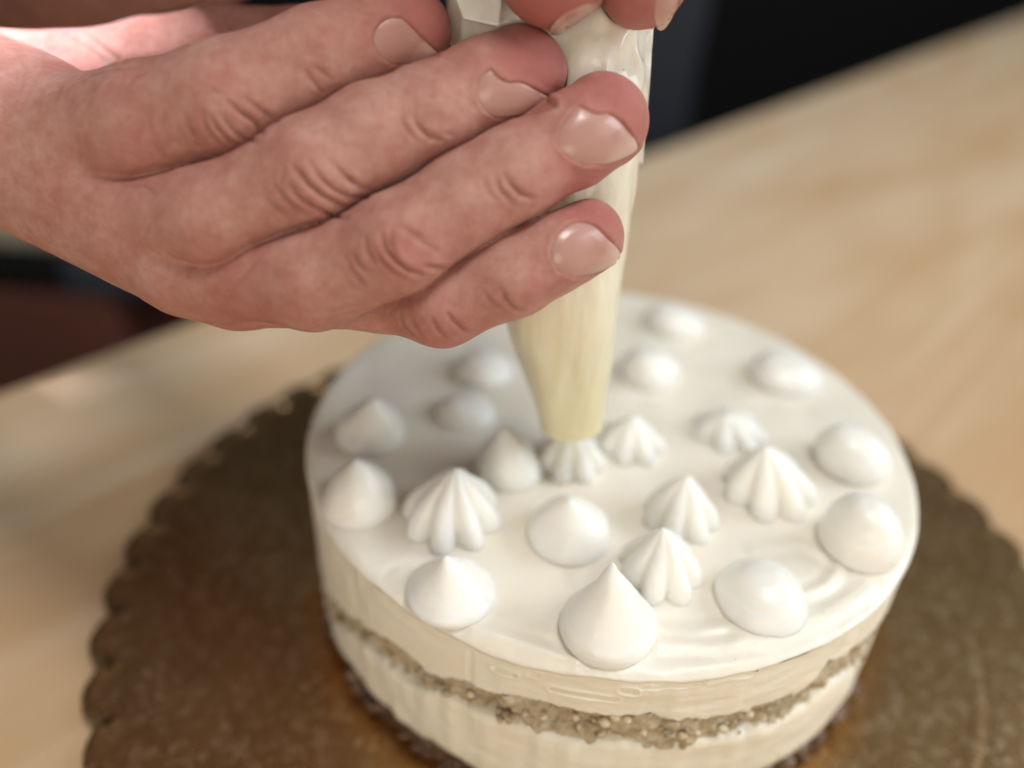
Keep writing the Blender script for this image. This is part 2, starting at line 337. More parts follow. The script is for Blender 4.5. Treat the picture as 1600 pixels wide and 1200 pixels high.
# sponge band: recessed and crumbly
rows = 26; t = np.linspace(0, 1, rows)[:, None]; z = (ZL[None] - .0012)*(1-t) + (ZU[None] + .0012)*t
V = cyl(np.full((rows, NTH), CR), z); r = CR - .0017 + .0013*fbm(V, .0065, 3) + .0010*np.abs(vn(V, .0024)) - .0032*np.clip(vn(V, .0042)*3 - .8, 0, 1) + .0012*np.clip(vn(V + .3, .0055)*3 - 1, 0, 1)
a = np.tile(TH, rows); V = np.stack([r*np.cos(a), r*np.sin(a), V[:, 2]], 1)
sponge = mesh('sponge_layer', V, grid_faces(rows, NTH), M_SPO, cake)
def blobs(name, items, mat, parent):
    bm0 = bmesh.new(); bmesh.ops.create_icosphere(bm0, subdivisions=2, radius=1); bv = np.array([v.co[:] for v in bm0.verts]); bf = np.array([[v.index for v in f.verts] for f in bm0.faces]); bm0.free()
    V = []; Fc = []
    for i, (c, s) in enumerate(items):
        q = bv * (1 + .28*vn(bv + i*3.7, .8))[:, None]; ang = rng.uniform(0, 6.28); sx = rng.uniform(.7, 1.5); q = q*np.array([sx, 1, rng.uniform(.55, .95)])
        ca, sa = math.cos(ang), math.sin(ang); q = np.stack([ca*q[:, 0] - sa*q[:, 1], sa*q[:, 0] + ca*q[:, 1], q[:, 2]], 1)
        V.append(q*s + c); Fc.append(bf + i*len(bv))
    o = mesh(name, np.vstack(V), np.vstack(Fc), mat, parent); o['kind'] = 'stuff'; return o
it = []
for _ in range(420):
    k = rng.integers(NTH); tt = rng.random(); zz = ZL[k]*(1-tt) + ZU[k]*tt; s = rng.choice([.0004, .0007, .0010, .0014], p=[.3, .35, .25, .1])
    rr = CR - .0012 + rng.normal(0, .0004); it.append((np.array([rr*math.cos(TH[k]), rr*math.sin(TH[k]), zz]), s))
blobs('crumb', it, M_SPO, sponge)
it = []
for px, py, s in ((735, 1085, 1.3), (738, 1098, 1.0), (900, 1120, 1.3), (905, 1136, 1.2), (945, 1128, 1.8), (960, 1122, 1.4), (980, 1124, 1.3), (940, 1145, 1.1), (1005, 1145, 1.0), (1065, 1150, 1.2), (1090, 1145, 1.0), (1130, 1138, 1.2), (1190, 1120, 1.1), (1180, 1130, .9), (850, 1120, .9), (820, 1115, .8)):
    it.append((oncyl(px, py, CR + .0001), s*.0008))
blobs('cream_smear', it, M_CRUMB, sponge)
# lower mousse band and soaked base
rows = 44; t = np.linspace(0, 1, rows)[:, None]; z = ZB[None]*(1-t) + ZL[None]*t; V = cyl(np.full((rows, NTH), CR), z)
r = CR - .0002 + .0004*fbm(V*np.array([1, 1, 2.]), .014) + .00035*vn(V*np.array([1, 1, .15]), .003)*(vn(V, .025) > 0) - .0009*(np.clip(vn(V, .006) - .55, 0, 1))
ed = np.linspace(0, 1, rows); e2 = np.repeat(np.exp(-(ed/.08)**2) + np.exp(-((1-ed)/.05)**2), NTH); r = r - e2*.0006
a = np.tile(TH, rows); V = np.stack([r*np.cos(a), r*np.sin(a), V[:, 2]], 1)
mesh('mousse_layer', np.vstack([cyl(np.full((1, NTH), CR - .006), ZB[None]), V, cyl(np.full((1, NTH), CR - .006), ZL[None])]), grid_faces(rows + 2, NTH), M_MOU, cake)
rows = 16; t = np.linspace(0, 1, rows)[:, None]; z = .0002*(1-t) + (ZB[None] + .001)*t; V = cyl(np.full((rows, NTH), CR), z)
r = CR - .0020 + .0012*fbm(V, .006, 3) + .0005*vn(V, .0016); a = np.tile(TH, rows); V = np.stack([r*np.cos(a), r*np.sin(a), V[:, 2]], 1)
base = mesh('base_sponge', V, grid_faces(rows, NTH), M_BAS, cake)
it = []
for _ in range(380):
    k = rng.integers(NTH); zz = rng.uniform(.0008, .85*ZB[k]); rr = CR - .0012 + rng.normal(0, .0005); it.append((np.array([rr*math.cos(TH[k]), rr*math.sin(TH[k]), zz]), rng.choice([.0006, .0009, .0014, .002])))
blobs('crumb', it, M_BAS, base)

# ------------------------------------------------------------------ piped dollops
def dollop(kind, cx, wid, bottom, ax, ay, label, lobes=8, flat=0.0, twist=.3, seed=0, aim=0):
    rp = wid/2; B = onz(cx, bottom - .62*rp, HC); rad = rp*proj(B)[2]/F
    for _ in range(3):                                   # settle the base so that its near side ends at the bottom row
        el = math.asin(-(B - CAM)[2]/np.linalg.norm(B - CAM)); B = onz(cx, bottom - rp*math.sin(el)*.92, HC); rad = rp*proj(B)[2]/F*.985
    fw2 = np.array([FW[0], FW[1], 0]); fw2 /= np.linalg.norm(fw2); rt2 = np.array([fw2[1], -fw2[0], 0])
    lo, hi = .001, .05
    for _ in range(30):
        m = (lo+hi)/2
        if proj(B + [0, 0, m])[1] > ay: lo = m
        else: hi = m
    H = lo*{'dome': .62, 'star': .95, 'bell': .97}.get(kind, 1); A = B + np.array([0, 0, H]); dx = (ax - proj(A)[0])*proj(A)[2]/F
    ns = 72; nr = 44; u = np.linspace(0, 1, nr)
    if kind == 'plain':     # bulging foot, concave neck, soft point
        zz = H*(u**1.15)
        pr = np.interp(u, [0, .04, .10, .18, .25, .30, .335, .37, .46, .58, .70, .82, .92, .97, 1], [.90, .97, 1.0, .99, .945, .885, .82, .79, .68, .52, .37, .23, .115, .06, .0])
    elif kind == 'bell':
        zz = H*(u**1.05); pr = np.interp(u, [0, .04, .1, .25, .4, .55, .68, .8, .88, .94, .975, 1], [.90, .97, 1, .965, .87, .73, .56, .375, .24, .13, .065, .0])
    elif kind == 'dome':
        an = u*math.pi/2; zz = H*np.sin(an)**1.1; pr = np.cos(an)**.8*np.interp(u, [0, .06, .16, .42, .47, .56, 1], [.92, .98, 1.015, 1.03, .99, .985, 1.0]); pr[-1] = 0
    else:
        zz = H*u**1.05; pr = np.interp(u, [0, .05, .15, .3, .45, .6, .75, .87, .95, 1], [.95, 1.0, 1.0, .94, .82, .65, .45, .265, .13, .0])
    ang = np.arange(ns)*2*math.pi/ns + seed; V = []
    for i in range(nr):
        ph = ang*lobes + twist*lobes*u[i]*.5
        if kind == 'star':
            k = .36*np.clip(1.25 - u[i]*.75, .3, 1); sh = np.abs(np.cos(ph/2))**.75; mod = 1 - k*(1 - sh) + .02
        else: mod = 1 + .012*np.sin(2*ang + seed*3 + u[i]*2) + .008*np.sin(3*ang + seed*7) + .010*np.sin(ang + 9*u[i] + seed)
        r = rad*pr[i]*mod; ln = dx*u[i]**1.5
        V.append(np.stack([r*np.cos(ang) + rt2[0]*ln, r*np.sin(ang) + rt2[1]*ln, np.full(ns, zz[i] - .0004*(1 - u[i])) ], 1))
    V = np.vstack(V); cu = np.clip(V[:, 2]/H, 0, 1)**4; V[:, 0] += cu*.0011*math.sin(seed*5.1); V[:, 1] += cu*.0009*math.cos(seed*3.3)
    V += (np.stack([vn(V + B, .007), vn(V + B + 3, .007), vn(V + B + 7, .007)], 1)*.00042 + .00012*vn(V + B, .0016)[:, None])*np.clip(V[:, 2:3]/.002, 0, 1)
    if kind != 'star':      # a faint spiral seam left by the nozzle
        a = np.arctan2(V[:, 1], V[:, 0]); V[:, :2] *= (1 + .012*np.sin(a + V[:, 2]/H*11 + seed))[:, None]
    o = mesh('cream_dollop', V, grid_faces(nr, ns), M_DOL); o.location = B; tag(o, label, 'cream dollop', 'piped cream dollops on the cake'); return o
D = [
 ('plain', 948, 154, 1040, 957, 885, 'tall smooth pointed cream dollop nearest the front rim of the cake'),
 ('plain', 703, 144, 978, 703, 868, 'smooth pointed cream dollop near the left front rim, in front of the large ribbed one'),
 ('dome', 1189, 148, 990, 1195, 872, 'glossy rounded cream dollop without a tip near the right front rim'),
 ('star', 1030, 134, 945, 1042, 824, 'ribbed star dollop right behind the tall pointed front one'),
 ('bell', 889, 132, 881, 893, 775, 'smooth cream dollop in the middle, between the two ribbed ones'),
 ('star', 706, 158, 863, 708, 730, 'large ribbed star dollop on the left, beside the round one at the left rim'),
 ('bell', 562, 120, 826, 565, 714, 'smooth round cream dollop close to the left rim of the cake'),
 ('dome', 1343, 132, 890, 1354, 744, 'high glossy rounded cream dollop at the right rim, beside the wavy ribbed one'),
 ('dome', 1330, 118, 754, 1328, 642, 'blurred rounded cream dollop at the right rim behind the high glossy one'),
 ('star', 1200, 144, 814, 1200, 692, 'ribbed star dollop in the right half with wavy foot'),
 ('star', 1062, 120, 850, 1072, 742, 'shaded ribbed dollop directly behind the star dollop near the front'),
 ('star', 1139, 118, 708, 1142, 642, 'low blurred ribbed dollop right behind the ribbed one with wavy foot'),
 ('dome', 1225, 114, 616, 1225, 540, 'low blurred dollop near the right back rim of the cake'),
 ('dome', 1012, 98, 610, 1010, 524, 'blurred cream dollop at the back, just right of the piping bag'),
 ('dome', 1052, 96, 530, 1052, 464, 'blurred cream dollop touching the far back rim of the cake'),
 ('star', 986, 104, 728, 986, 650, 'ribbed dollop to the right of the piping bag tip'),
 ('star', 892, 110, 756, 893, 664, 'ribbed star dollop being piped, right under the tip of the bag'),
 ('bell', 795, 104, 768, 788, 664, 'pointed cream dollop to the left of the piping bag tip'),
 ('bell', 578, 108, 712, 580, 618, 'blurred pointed dollop near the left back rim, in the shade of the hand'),
 ('dome', 727, 92, 672, 727, 608, 'blurred dollop in the shade behind the large ribbed one on the left'),
 ('dome', 756, 92, 606, 756, 540, 'bright blurred dollop seen below the little finger, left of the bag'),
]
for i, d in enumerate(D): dollop(*d, seed=i*.77, twist=.12 + .1*(i % 3), lobes=7 if i != 5 else 8)

# ------------------------------------------------------------------ hands: a distance field in camera-aligned millimetres, meshed by surface nets
def c2w(q): q = np.asarray(q)/1000; return CAM + q[..., :1]*RT - q[..., 1:2]*UP + q[..., 2:3]*FW
def w2c(p): v = np.asarray(p) - CAM; return np.stack([v @ RT, -(v @ UP), v @ FW], -1)*1000
def cp(px, py, dep): return np.array([(px-800)/F*dep, (py-600)/F*dep, dep], float)
def J(px, py, dep, rp): return (cp(px, py, dep), rp*dep/F)
def cap(p, A, B):
    a, ra = A; b, rb = B; ab = b - a; t = np.clip(((p - a) @ ab)/(ab @ ab), 0, 1)
    return np.sqrt(((p - (a + t[:, None]*ab))**2).sum(1)) - (ra + (rb - ra)*t)
def smin(a, b, k): h = np.maximum(k - np.abs(a - b), 0)/k; return np.minimum(a, b) - h*h*k*.25
def _chain(p, js, k=2.5):
    d = cap(p, js[0], js[1])
    for i in range(1, len(js)-1): d = smin(d, cap(p, js[i], js[i+1]), k)
    return d
class Hand:
    def __init__(s, palm, fingers, kp=5, kf=2.4): s.palm, s.fingers, s.kp, s.kf = palm, fingers, kp, kf; s.cleft = 1.25
    def sdf(s, p):
        d = None; lo, hi = p.min(0), p.max(0)
        def chain(p, js, k=2.5):
            b0 = np.min([c - r for c, r in js], 0); b1 = np.max([c + r for c, r in js], 0)
            gap = np.linalg.norm(np.maximum(np.maximum(b0 - hi, lo - b1), 0))
            return np.full(len(p), gap) if gap > 12 else _chain(p, js, k)
        for js in s.palm:
            e = chain(p, js, 4); d = e if d is None else smin(d, e, s.kp)
        r = None; raw = []
        for js in s.fingers:
            c = chain(p, js); raw.append(c); e = smin(d, c, s.kf); r = e if r is None else np.minimum(r, e)
        if len(raw) < 2: return r
        raw = np.sort(np.stack(raw[:4], 0), 0)              # a narrow cleft where two fingers press together
        return r + s.cleft*np.exp(-((raw[1] - raw[0])/1.2)**2)*np.clip((d - raw[0] + .5)/3, 0, 1)
    def grad(s, p, h=.15):
        g = np.stack([s.sdf(p + h*e) - s.sdf(p - h*e) for e in np.eye(3)], 1); return g/(np.linalg.norm(g, axis=1)[:, None] + 1e-9)
    def hit(s, px, py, only=None):
        fn = s.sdf if only is None else (lambda q: _chain(q, s.fingers[only]))
        px = np.asarray(px, float); d = np.stack([(px-800)/F, (np.asarray(py, float)-600)/F, np.ones(len(px))], 1); L = np.linalg.norm(d, axis=1); t = np.full(len(px), 95.)
        for _ in range(90): t = t + np.clip(fn(d*t[:, None]), -2, 12)/L*.8
        return d*t[:, None]
    def mesh(s, h):
        js = [j for c in s.palm + s.fingers for j in c]; lo = np.min([c - r for c, r in js], 0) - 4; hi = np.max([c + r for c, r in js], 0) + 4
        nb = np.ceil((hi - lo)/(8*h)).astype(int); n = nb*8
        ax = [lo[i] + (np.arange(nb[i]) + .5)*8*h for i in range(3)]
        Cc = np.stack(np.meshgrid(*ax, indexing='ij'), -1).reshape(-1, 3); dc = s.sdf(Cc); act = np.abs(dc) < 8*h*.87 + 2.5
        G = np.repeat(np.repeat(np.repeat(dc.reshape(nb), 8, 0), 8, 1), 8, 2).astype(np.float32)
        o8 = (np.stack(np.meshgrid(*[np.arange(8)]*3, indexing='ij'), -1).reshape(-1, 3) - 3.5)*h
        idx = np.where(act)[0]; bi = np.stack(np.unravel_index(idx, nb), 1)
        G6 = G.reshape(nb[0], 8, nb[1], 8, nb[2], 8)
        for k in range(0, len(idx), 160):
            q = (Cc[idx[k:k+160]][:, None] + o8[None]).reshape(-1, 3); v = s.sdf(q).reshape(-1, 8, 8, 8)
            for b_, vv in zip(bi[k:k+160], v): G6[b_[0], :, b_[1], :, b_[2], :] = vv
        neg = G < 0; cnt = np.zeros(n - 1, np.int8)
        for a in (0, 1):
            for b_ in (0, 1):
                for c in (0, 1): cnt += neg[a:n[0]-1+a, b_:n[1]-1+b_, c:n[2]-1+c]
        cells = np.argwhere((cnt > 0) & (cnt < 8)); ID = np.full(n - 1, -1, np.int64); ID[tuple(cells.T)] = np.arange(len(cells))
        acc = np.zeros((len(cells), 3)); num = np.zeros(len(cells))
        cor = [np.array([a, b_, c]) for a in (0, 1) for b_ in (0, 1) for c in (0, 1)]
        for c0 in cor:
            for axn in range(3):
                if c0[axn]: continue
                c1 = c0.copy(); c1[axn] = 1; v0 = G[tuple((cells + c0).T)].astype(float); v1 = G[tuple((cells + c1).T)].astype(float); m = (v0 < 0) != (v1 < 0)
                t = np.where(m, v0/np.where(m, v0 - v1, 1), 0); q = c0 + np.zeros((len(cells), 3)); q[:, axn] = t; acc[m] += q[m]; num[m] += 1
        V = lo + h*.5 + (cells + acc/num[:, None])*h
        Fs = []
        for axn in range(3):
            u, v = [(1, 2), (2, 0), (0, 1)][axn]; sl0 = [slice(1, n[i]-1) for i in range(3)]; sl1 = list(sl0); sl0[axn] = slice(0, n[axn]-1); sl1[axn] = slice(1, n[axn])
            a = neg[tuple(sl0)]; b_ = neg[tuple(sl1)]
            for flag in (True, False):
                e = np.argwhere((a != b_) & (a == flag)); off = np.ones(3, int); off[axn] = 0; e = e + off
                if not len(e): continue
                def g(du, dv): q = e.copy(); q[:, u] -= du; q[:, v] -= dv; return ID[tuple(q.T)]
                quad = np.stack([g(1, 1), g(0, 1), g(0, 0), g(1, 0)], 1); Fs.append(quad if flag else quad[:, ::-1])
        Fs = np.vstack(Fs); Fs = Fs[(Fs >= 0).all(1)]
        return V, Fs[:, ::-1]
def relax(V, Fs, it=2, lam=.5):
    E = np.vstack([Fs[:, [i, (i+1) % 4]] for i in range(4)])
    for _ in range(it):
        a = np.zeros_like(V); c = np.zeros(len(V))
        np.add.at(a, E[:, 0], V[E[:, 1]]); np.add.at(c, E[:, 0], 1); np.add.at(a, E[:, 1], V[E[:, 0]]); np.add.at(c, E[:, 1], 1); V = V + lam*(a/np.maximum(c, 1)[:, None] - V)
    return V
def inpoly(px, py, poly):
    r = np.zeros(len(px), bool); n = len(poly)
    for i in range(n):
        (x0, y0), (x1, y1) = poly[i], poly[(i+1) % n]
        m = ((y0 > py) != (y1 > py)) & (px < (x1-x0)*(py-y0)/((y1-y0) or 1e-9) + x0); r ^= m
    return r
def polyd(px, py, poly):
    p = np.stack([px, py], 1); return np.min([seg_dist(p, np.array(poly[i], float), np.array(poly[(i+1) % len(poly)], float)) for i in range(len(poly))], 0)

palm_r = [[J(-400, 150, 192, 146), J(-40, 180, 176, 126), J(50, 210, 168, 118)],
          [J(10, 190, 169, 112), J(125, 222, 163, 98)], [J(10, 230, 169, 108), J(205, 330, 161, 86)],
          [J(20, 240, 169, 100), J(290, 412, 161, 76)], [J(30, 250, 170, 94), J(365, 448, 164, 68)]]
fing_r = [[J(125, 222, 163, 98), J(240, 203, 156, 100), J(355, 162, 151, 92), J(500, 90, 152, 74), J(565, 66, 154, 67), J(640, 48, 157, 65)],
          [J(205, 330, 161, 86), J(345, 341, 154, 90), J(487, 269, 149, 84), J(585, 217, 150, 81), J(672, 182, 151, 76), J(760, 138, 153, 73), J(812, 116, 155, 74)],
          [J(290, 412, 161, 76), J(490, 431, 154, 83), J(622, 382, 149, 81), J(735, 312, 150, 79), J(800, 277, 150, 76), J(890, 222, 152, 72), J(940, 190, 154, 74)],
          [J(400, 452, 165, 60), J(590, 466, 161, 50), J(690, 474, 156, 66), J(800, 426, 153, 68), J(862, 394, 153, 63), J(914, 370, 155, 61)],
          [J(0, 110, 186, 62), J(120, 112, 188, 58), J(230, 86, 189, 52), J(350, 70, 190, 58), J(470, 66, 188, 50), J(560, 62, 184, 44)]]
hand_r = Hand(palm_r, fing_r)
def crop(ox, oy, s, pts): return [(ox + x/s, oy + y/s) for x, y in pts]
c2_ = lambda *p: crop(100, 40, 4, p); c3_ = lambda *p: crop(380, 150, 4, p); c4_ = lambda *p: crop(540, 0, 4, p); c5_ = lambda *p: crop(700, 100, 4, p); c6_ = lambda *p: crop(460, 280, 4, p); c7_ = lambda *p: crop(700, 250, 4, p)
wr = [(c2_((760, 560), (780, 640), (830, 710)), .6), (c2_((870, 540), (890, 640), (960, 720), (1010, 760)), 1), (c2_((915, 560), (960, 640), (1040, 720), (1100, 750)), 1.1), (c2_((980, 560), (1050, 650), (1140, 710), (1210, 725)), .9),
      (c2_((1020, 470), (1100, 540), (1190, 600), (1250, 680)), 1.1), (c2_((1120, 440), (1230, 530), (1340, 600)), .7), (c2_((880, 440), (930, 400), (990, 430)), .6), (c2_((920, 170), (915, 230)), .5), (c2_((250, 380), (300, 350)), .5), (c2_((400, 370), (440, 320), (520, 290)), .5),
      (c2_((520, 570), (560, 700)), .3), (c2_((640, 540), (600, 620)), .4), (c2_((560, 740), (640, 830), (760, 860)), .3), (c2_((800, 720), (900, 800)), .4),
      (crop(0, 0, 2.667, [(1265, 290), (1330, 370), (1350, 385)]), .6), (crop(0, 0, 2.667, [(1310, 275), (1390, 335)]), .5),
      (c3_((310, 430), (360, 490), (420, 560), (500, 620), (590, 670), (640, 690)), 1.3), (c3_((290, 550), (340, 620), (420, 680), (500, 720), (580, 755), (650, 760)), 1.2), (c3_((420, 420), (480, 510), (560, 580), (660, 630), (780, 640)), 1), (c3_((540, 400), (620, 480), (720, 560), (800, 590)), .7),
      (c3_((200, 560), (260, 640), (330, 700), (400, 750)), .8), (c3_((150, 650), (210, 700), (300, 780)), .6), (c3_((260, 450), (240, 540), (260, 590)), .5), (c3_((640, 510), (700, 550)), .6),
      (c4_((430, 740), (460, 800), (520, 850), (600, 880)), .9), (c4_((340, 720), (370, 790), (430, 860)), .6), (c4_((490, 700), (530, 640)), .4), (c4_((620, 830), (680, 850)), .4),
      (c3_((870, 870), (890, 960), (950, 1030), (1030, 1090), (1120, 1112)), 1.5), (c3_((930, 840), (925, 920), (950, 990)), .9), (c3_((760, 880), (780, 970), (830, 1050)), .9), (c3_((820, 950), (870, 1030), (930, 1090), (1010, 1140)), 1), (c3_((680, 980), (720, 1050), (790, 1110)), .8),
      (c3_((1040, 850), (1120, 910), (1220, 970)), .8), (c3_((1130, 1060), (1200, 1070), (1260, 1085)), 1), (c3_((640, 1000), (690, 1100), (760, 1160)), .6), (c3_((700, 1130), (780, 1190)), .5), (c3_((940, 800), (1040, 840), (1180, 900)), .5),
      (c5_((350, 690), (390, 750), (450, 810), (530, 840)), 1), (c5_((300, 700), (330, 790), (400, 860)), .8), (c5_((220, 720), (260, 810), (310, 850)), .5),
      (c7_((340, 810), (360, 870), (410, 920), (470, 945)), 1), (c7_((230, 830), (280, 890), (340, 930)), .6), (c7_((0, 960), (40, 1010), (100, 1060), (135, 1078)), 1), (c6_((660, 860), (680, 920), (740, 970)), 1.1), (c6_((860, 870), (900, 940), (960, 1000)), .8), (c6_((740, 900), (790, 970)), .7),
      ([(255, 330), (235, 350), (225, 375)], .4), ([(190, 290), (225, 290), (245, 305)], .5), ([(405, 405), (375, 440), (360, 455)], .4), ([(110, 135), (140, 118), (180, 108), (215, 106)], .8), ([(70, 150), (95, 135), (85, 160)], .5), ([(130, 50), (170, 80), (195, 100)], .8), ([(100, 52), (150, 85), (180, 105)], .5),
      ([(40, 60), (70, 90), (60, 120)], .3), ([(20, 70), (40, 110), (30, 150)], .3), ([(515, 500), (540, 490), (580, 480)], .5)]
nails = [('index', [(585, 64), (587, 48), (597, 35), (610, 28), (628, 29), (645, 45), (660, 60), (674, 74), (685, 87), (662, 94), (638, 99), (612, 99), (595, 88)]),
         ('middle', [(746, 146), (747, 130), (755, 116), (767, 110), (778, 122), (795, 130), (815, 130), (842, 144), (868, 159), (869, 166), (842, 175), (812, 182), (777, 183), (757, 170)]),
         ('ring', [(872, 225), (876, 203), (888, 183), (905, 166), (918, 172), (932, 178), (952, 178), (975, 195), (994, 229), (975, 244), (945, 257), (912, 257), (890, 245)]),
         ('pinky', [(862, 396), (868, 372), (884, 354), (905, 346), (930, 354), (953, 376), (966, 394), (962, 408), (945, 419), (920, 430), (897, 433), (873, 422)])]
tips = [(655, 40), (830, 95), (965, 160), (935, 345)]
def finish(hand, h, wr, nails, name, parent, reds):
    V, Fs = hand.mesh(h)
    N = hand.grad(V)
    for _ in range(2): V = V - N*np.clip(hand.sdf(V), -.3, .3)[:, None]*.8
    V = relax(V, Fs, 3, .45)
    N = hand.grad(V, .5); disp = np.zeros(len(V)); crease = np.zeros(len(V)); red = np.zeros(len(V))
    px = 800 + F*V[:, 0]/V[:, 2]; py = 600 + F*V[:, 1]/V[:, 2]; face = (N*V).sum(1) < 0
    for pts, s in wr:
        pp = []
        for i in range(len(pts)-1):
            for q in np.linspace(0, 1, 6)[:-1]: pp.append((pts[i][0]*(1-q) + pts[i+1][0]*q, pts[i][1]*(1-q) + pts[i+1][1]*q))
        pp.append(pts[-1]); w3 = hand.hit([q[0] for q in pp], [q[1] for q in pp]); lo = w3.min(0) - 4; hi = w3.max(0) + 4
        idx = np.where(np.all((V > lo) & (V < hi), 1))[0]
        if not len(idx): continue
        D_ = np.stack([np.linalg.norm(V[idx] - q, axis=1) for q in w3], 1); k = D_.argmin(1); dd = np.min([seg_dist(V[idx], w3[i], w3[i+1]) for i in range(len(w3)-1)], 0)
        tp = np.sin(np.pi*np.clip((k + .5)/len(w3), .08, .92))**.6
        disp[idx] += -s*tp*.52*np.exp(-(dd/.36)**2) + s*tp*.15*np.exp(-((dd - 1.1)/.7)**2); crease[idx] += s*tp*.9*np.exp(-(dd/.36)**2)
    for nm, poly in nails:
        x0, y0 = np.min(poly, 0) - 40; x1, y1 = np.max(poly, 0) + 40; idx = np.where(face & (px > x0) & (px < x1) & (py > y0) & (py < y1))[0]
        if not len(idx): continue
        ins = inpoly(px[idx], py[idx], poly); d = polyd(px[idx], py[idx], poly)*.118
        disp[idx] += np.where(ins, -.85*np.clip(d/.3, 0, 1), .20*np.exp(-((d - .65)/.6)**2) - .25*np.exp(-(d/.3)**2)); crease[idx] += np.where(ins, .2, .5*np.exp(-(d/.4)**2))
    for x, y, r, s in reds:
        q = hand.hit([x], [y])[0]; red += s*np.exp(-((np.linalg.norm(V - q, axis=1))/r)**2)
    disp += .10*vn(V, 5.) + .05*vn(V, 1.7)
    red += .22*vn(V, 7.) + .12*vn(V, 3.)
    V = V + N*disp[:, None]
    o = mesh(name, c2w(V), Fs, M_SKIN, parent); me = o.data
    for nm, arr in (('redness', np.clip(red, 0, 1)), ('crease', np.clip(crease, 0, 1))):
        a = me.attributes.new(nm, 'FLOAT', 'POINT'); a.data.foreach_set('value', arr.astype(np.float32))
    return o
def nail_mesh(hand, poly, parent, free, lift=.35, only=None):
    poly = [np.array(p, float) for p in poly]; n = len(poly); bnd = []
    for i in range(n):                                     # Catmull-Rom round the outline
        p0, p1, p2, p3 = poly[i-1], poly[i], poly[(i+1) % n], poly[(i+2) % n]
        for t in np.linspace(0, 1, 6)[:-1]: bnd.append(.5*((2*p1) + (p2-p0)*t + (2*p0 - 5*p1 + 4*p2 - p3)*t*t + (3*p1 - p0 - 3*p2 + p3)*t**3))
    bl = [tuple(b) for b in bnd]; lo = np.min(bnd, 0); hi = np.max(bnd, 0)
    gx, gy = np.meshgrid(np.arange(lo[0], hi[0], 2.5), np.arange(lo[1], hi[1], 2.5)); gx, gy = gx.ravel(), gy.ravel(); m = inpoly(gx, gy, bl) & (polyd(gx, gy, bl) > 1.6); pts = bl + list(zip(gx[m], gy[m])); nbn = len(bl)
    v2, _, f2, *_ = geometry.delaunay_2d_cdt([Vector(p) for p in pts], [(i, (i+1) % nbn) for i in range(nbn)], [], 1, 1e-4)
    v2 = np.array([v[:] for v in v2]); S = hand.hit(v2[:, 0], v2[:, 1], only); one = Hand([hand.fingers[only]], [hand.fingers[only]]); one.cleft = 0
    ok = S[:, 2] < np.median(S[:, 2]) + 9; N = one.grad(S, 1.2)
    N[~ok] = N[ok].mean(0); N /= np.linalg.norm(N, axis=1)[:, None]
    # a nail plate is smoother than the flesh below: fit a quadric in depth and blend
    x = (v2 - v2.mean(0))/20; A = np.stack([np.ones(len(x)), x[:, 0], x[:, 1], x[:, 0]**2, x[:, 0]*x[:, 1], x[:, 1]**2], 1); co, *_ = np.linalg.lstsq(A[ok], S[ok, 2], rcond=None)
    dz = np.where(ok, (A @ co)*.4 + S[:, 2]*.6, A @ co); S = S*(dz/S[:, 2])[:, None]
    fe = np.clip(((v2 - np.array(free[:2])) @ np.array(free[2:4]))/free[4], 0, 1); dist = polyd(v2[:, 0], v2[:, 1], bl)*.118
    off = -.16 + .16*np.clip(dist/1.6, 0, 1) + lift*1.5*fe; T = S + N*off[:, None]
    Bm = T - N*.38; k = len(T); Fc = [tuple(f) for f in f2] ; sgn = 1
    nn = np.mean([np.cross(T[f[1]] - T[f[0]], T[f[2]] - T[f[0]]) @ N[f[0]] for f in f2[:60]])
    if nn < 0: Fc = [f[::-1] for f in Fc]
    allF = list(Fc) + [tuple(i + k for i in f[::-1]) for f in Fc]; cnt = {}
    for f in Fc:
        for i in range(len(f)): cnt[(f[i], f[(i+1) % len(f)])] = 1
    for (a, b) in list(cnt):
        if (b, a) not in cnt: allF.append((b, a, a + k, b + k))
    o = mesh('fingernail', c2w(np.vstack([T, Bm])), [list(map(int, f)) for f in allF], M_NAIL, parent)
    a = o.data.attributes.new('free_edge', 'FLOAT', 'POINT'); a.data.foreach_set('value', np.tile(fe, 2).astype(np.float32)); return o
person = empty('person'); tag(person, 'person in dark navy clothing whose two bare hands squeeze the piping bag over the cake', 'person')
reds_r = [(655, 30, 9, .75), (690, 50, 7, .5), (830, 75, 9, .8), (860, 110, 8, .6), (960, 150, 9, .65), (990, 200, 7, .7), (930, 330, 8, .6), (955, 360, 6, .5), (370, 490, 14, .55), (700, 520, 10, .6), (350, 175, 9, .25), (490, 285, 8, .25), (625, 400, 8, .25), (195, 300, 12, .3), (215, 108, 5, .5), (870, 440, 6, .4), (900, 290, 7, .4)]
ho = finish(hand_r, .46, wr, nails, 'hand', person, reds_r)
frees = [(655, 70, .80, .6, 22), (845, 155, .97, .25, 18), (965, 215, .84, .55, 24), (940, 392, .85, .5, 22)]
for k, ((nm, poly), fr_) in enumerate(zip(nails, frees)): nail_mesh(hand_r, poly, ho, fr_, .35, k)

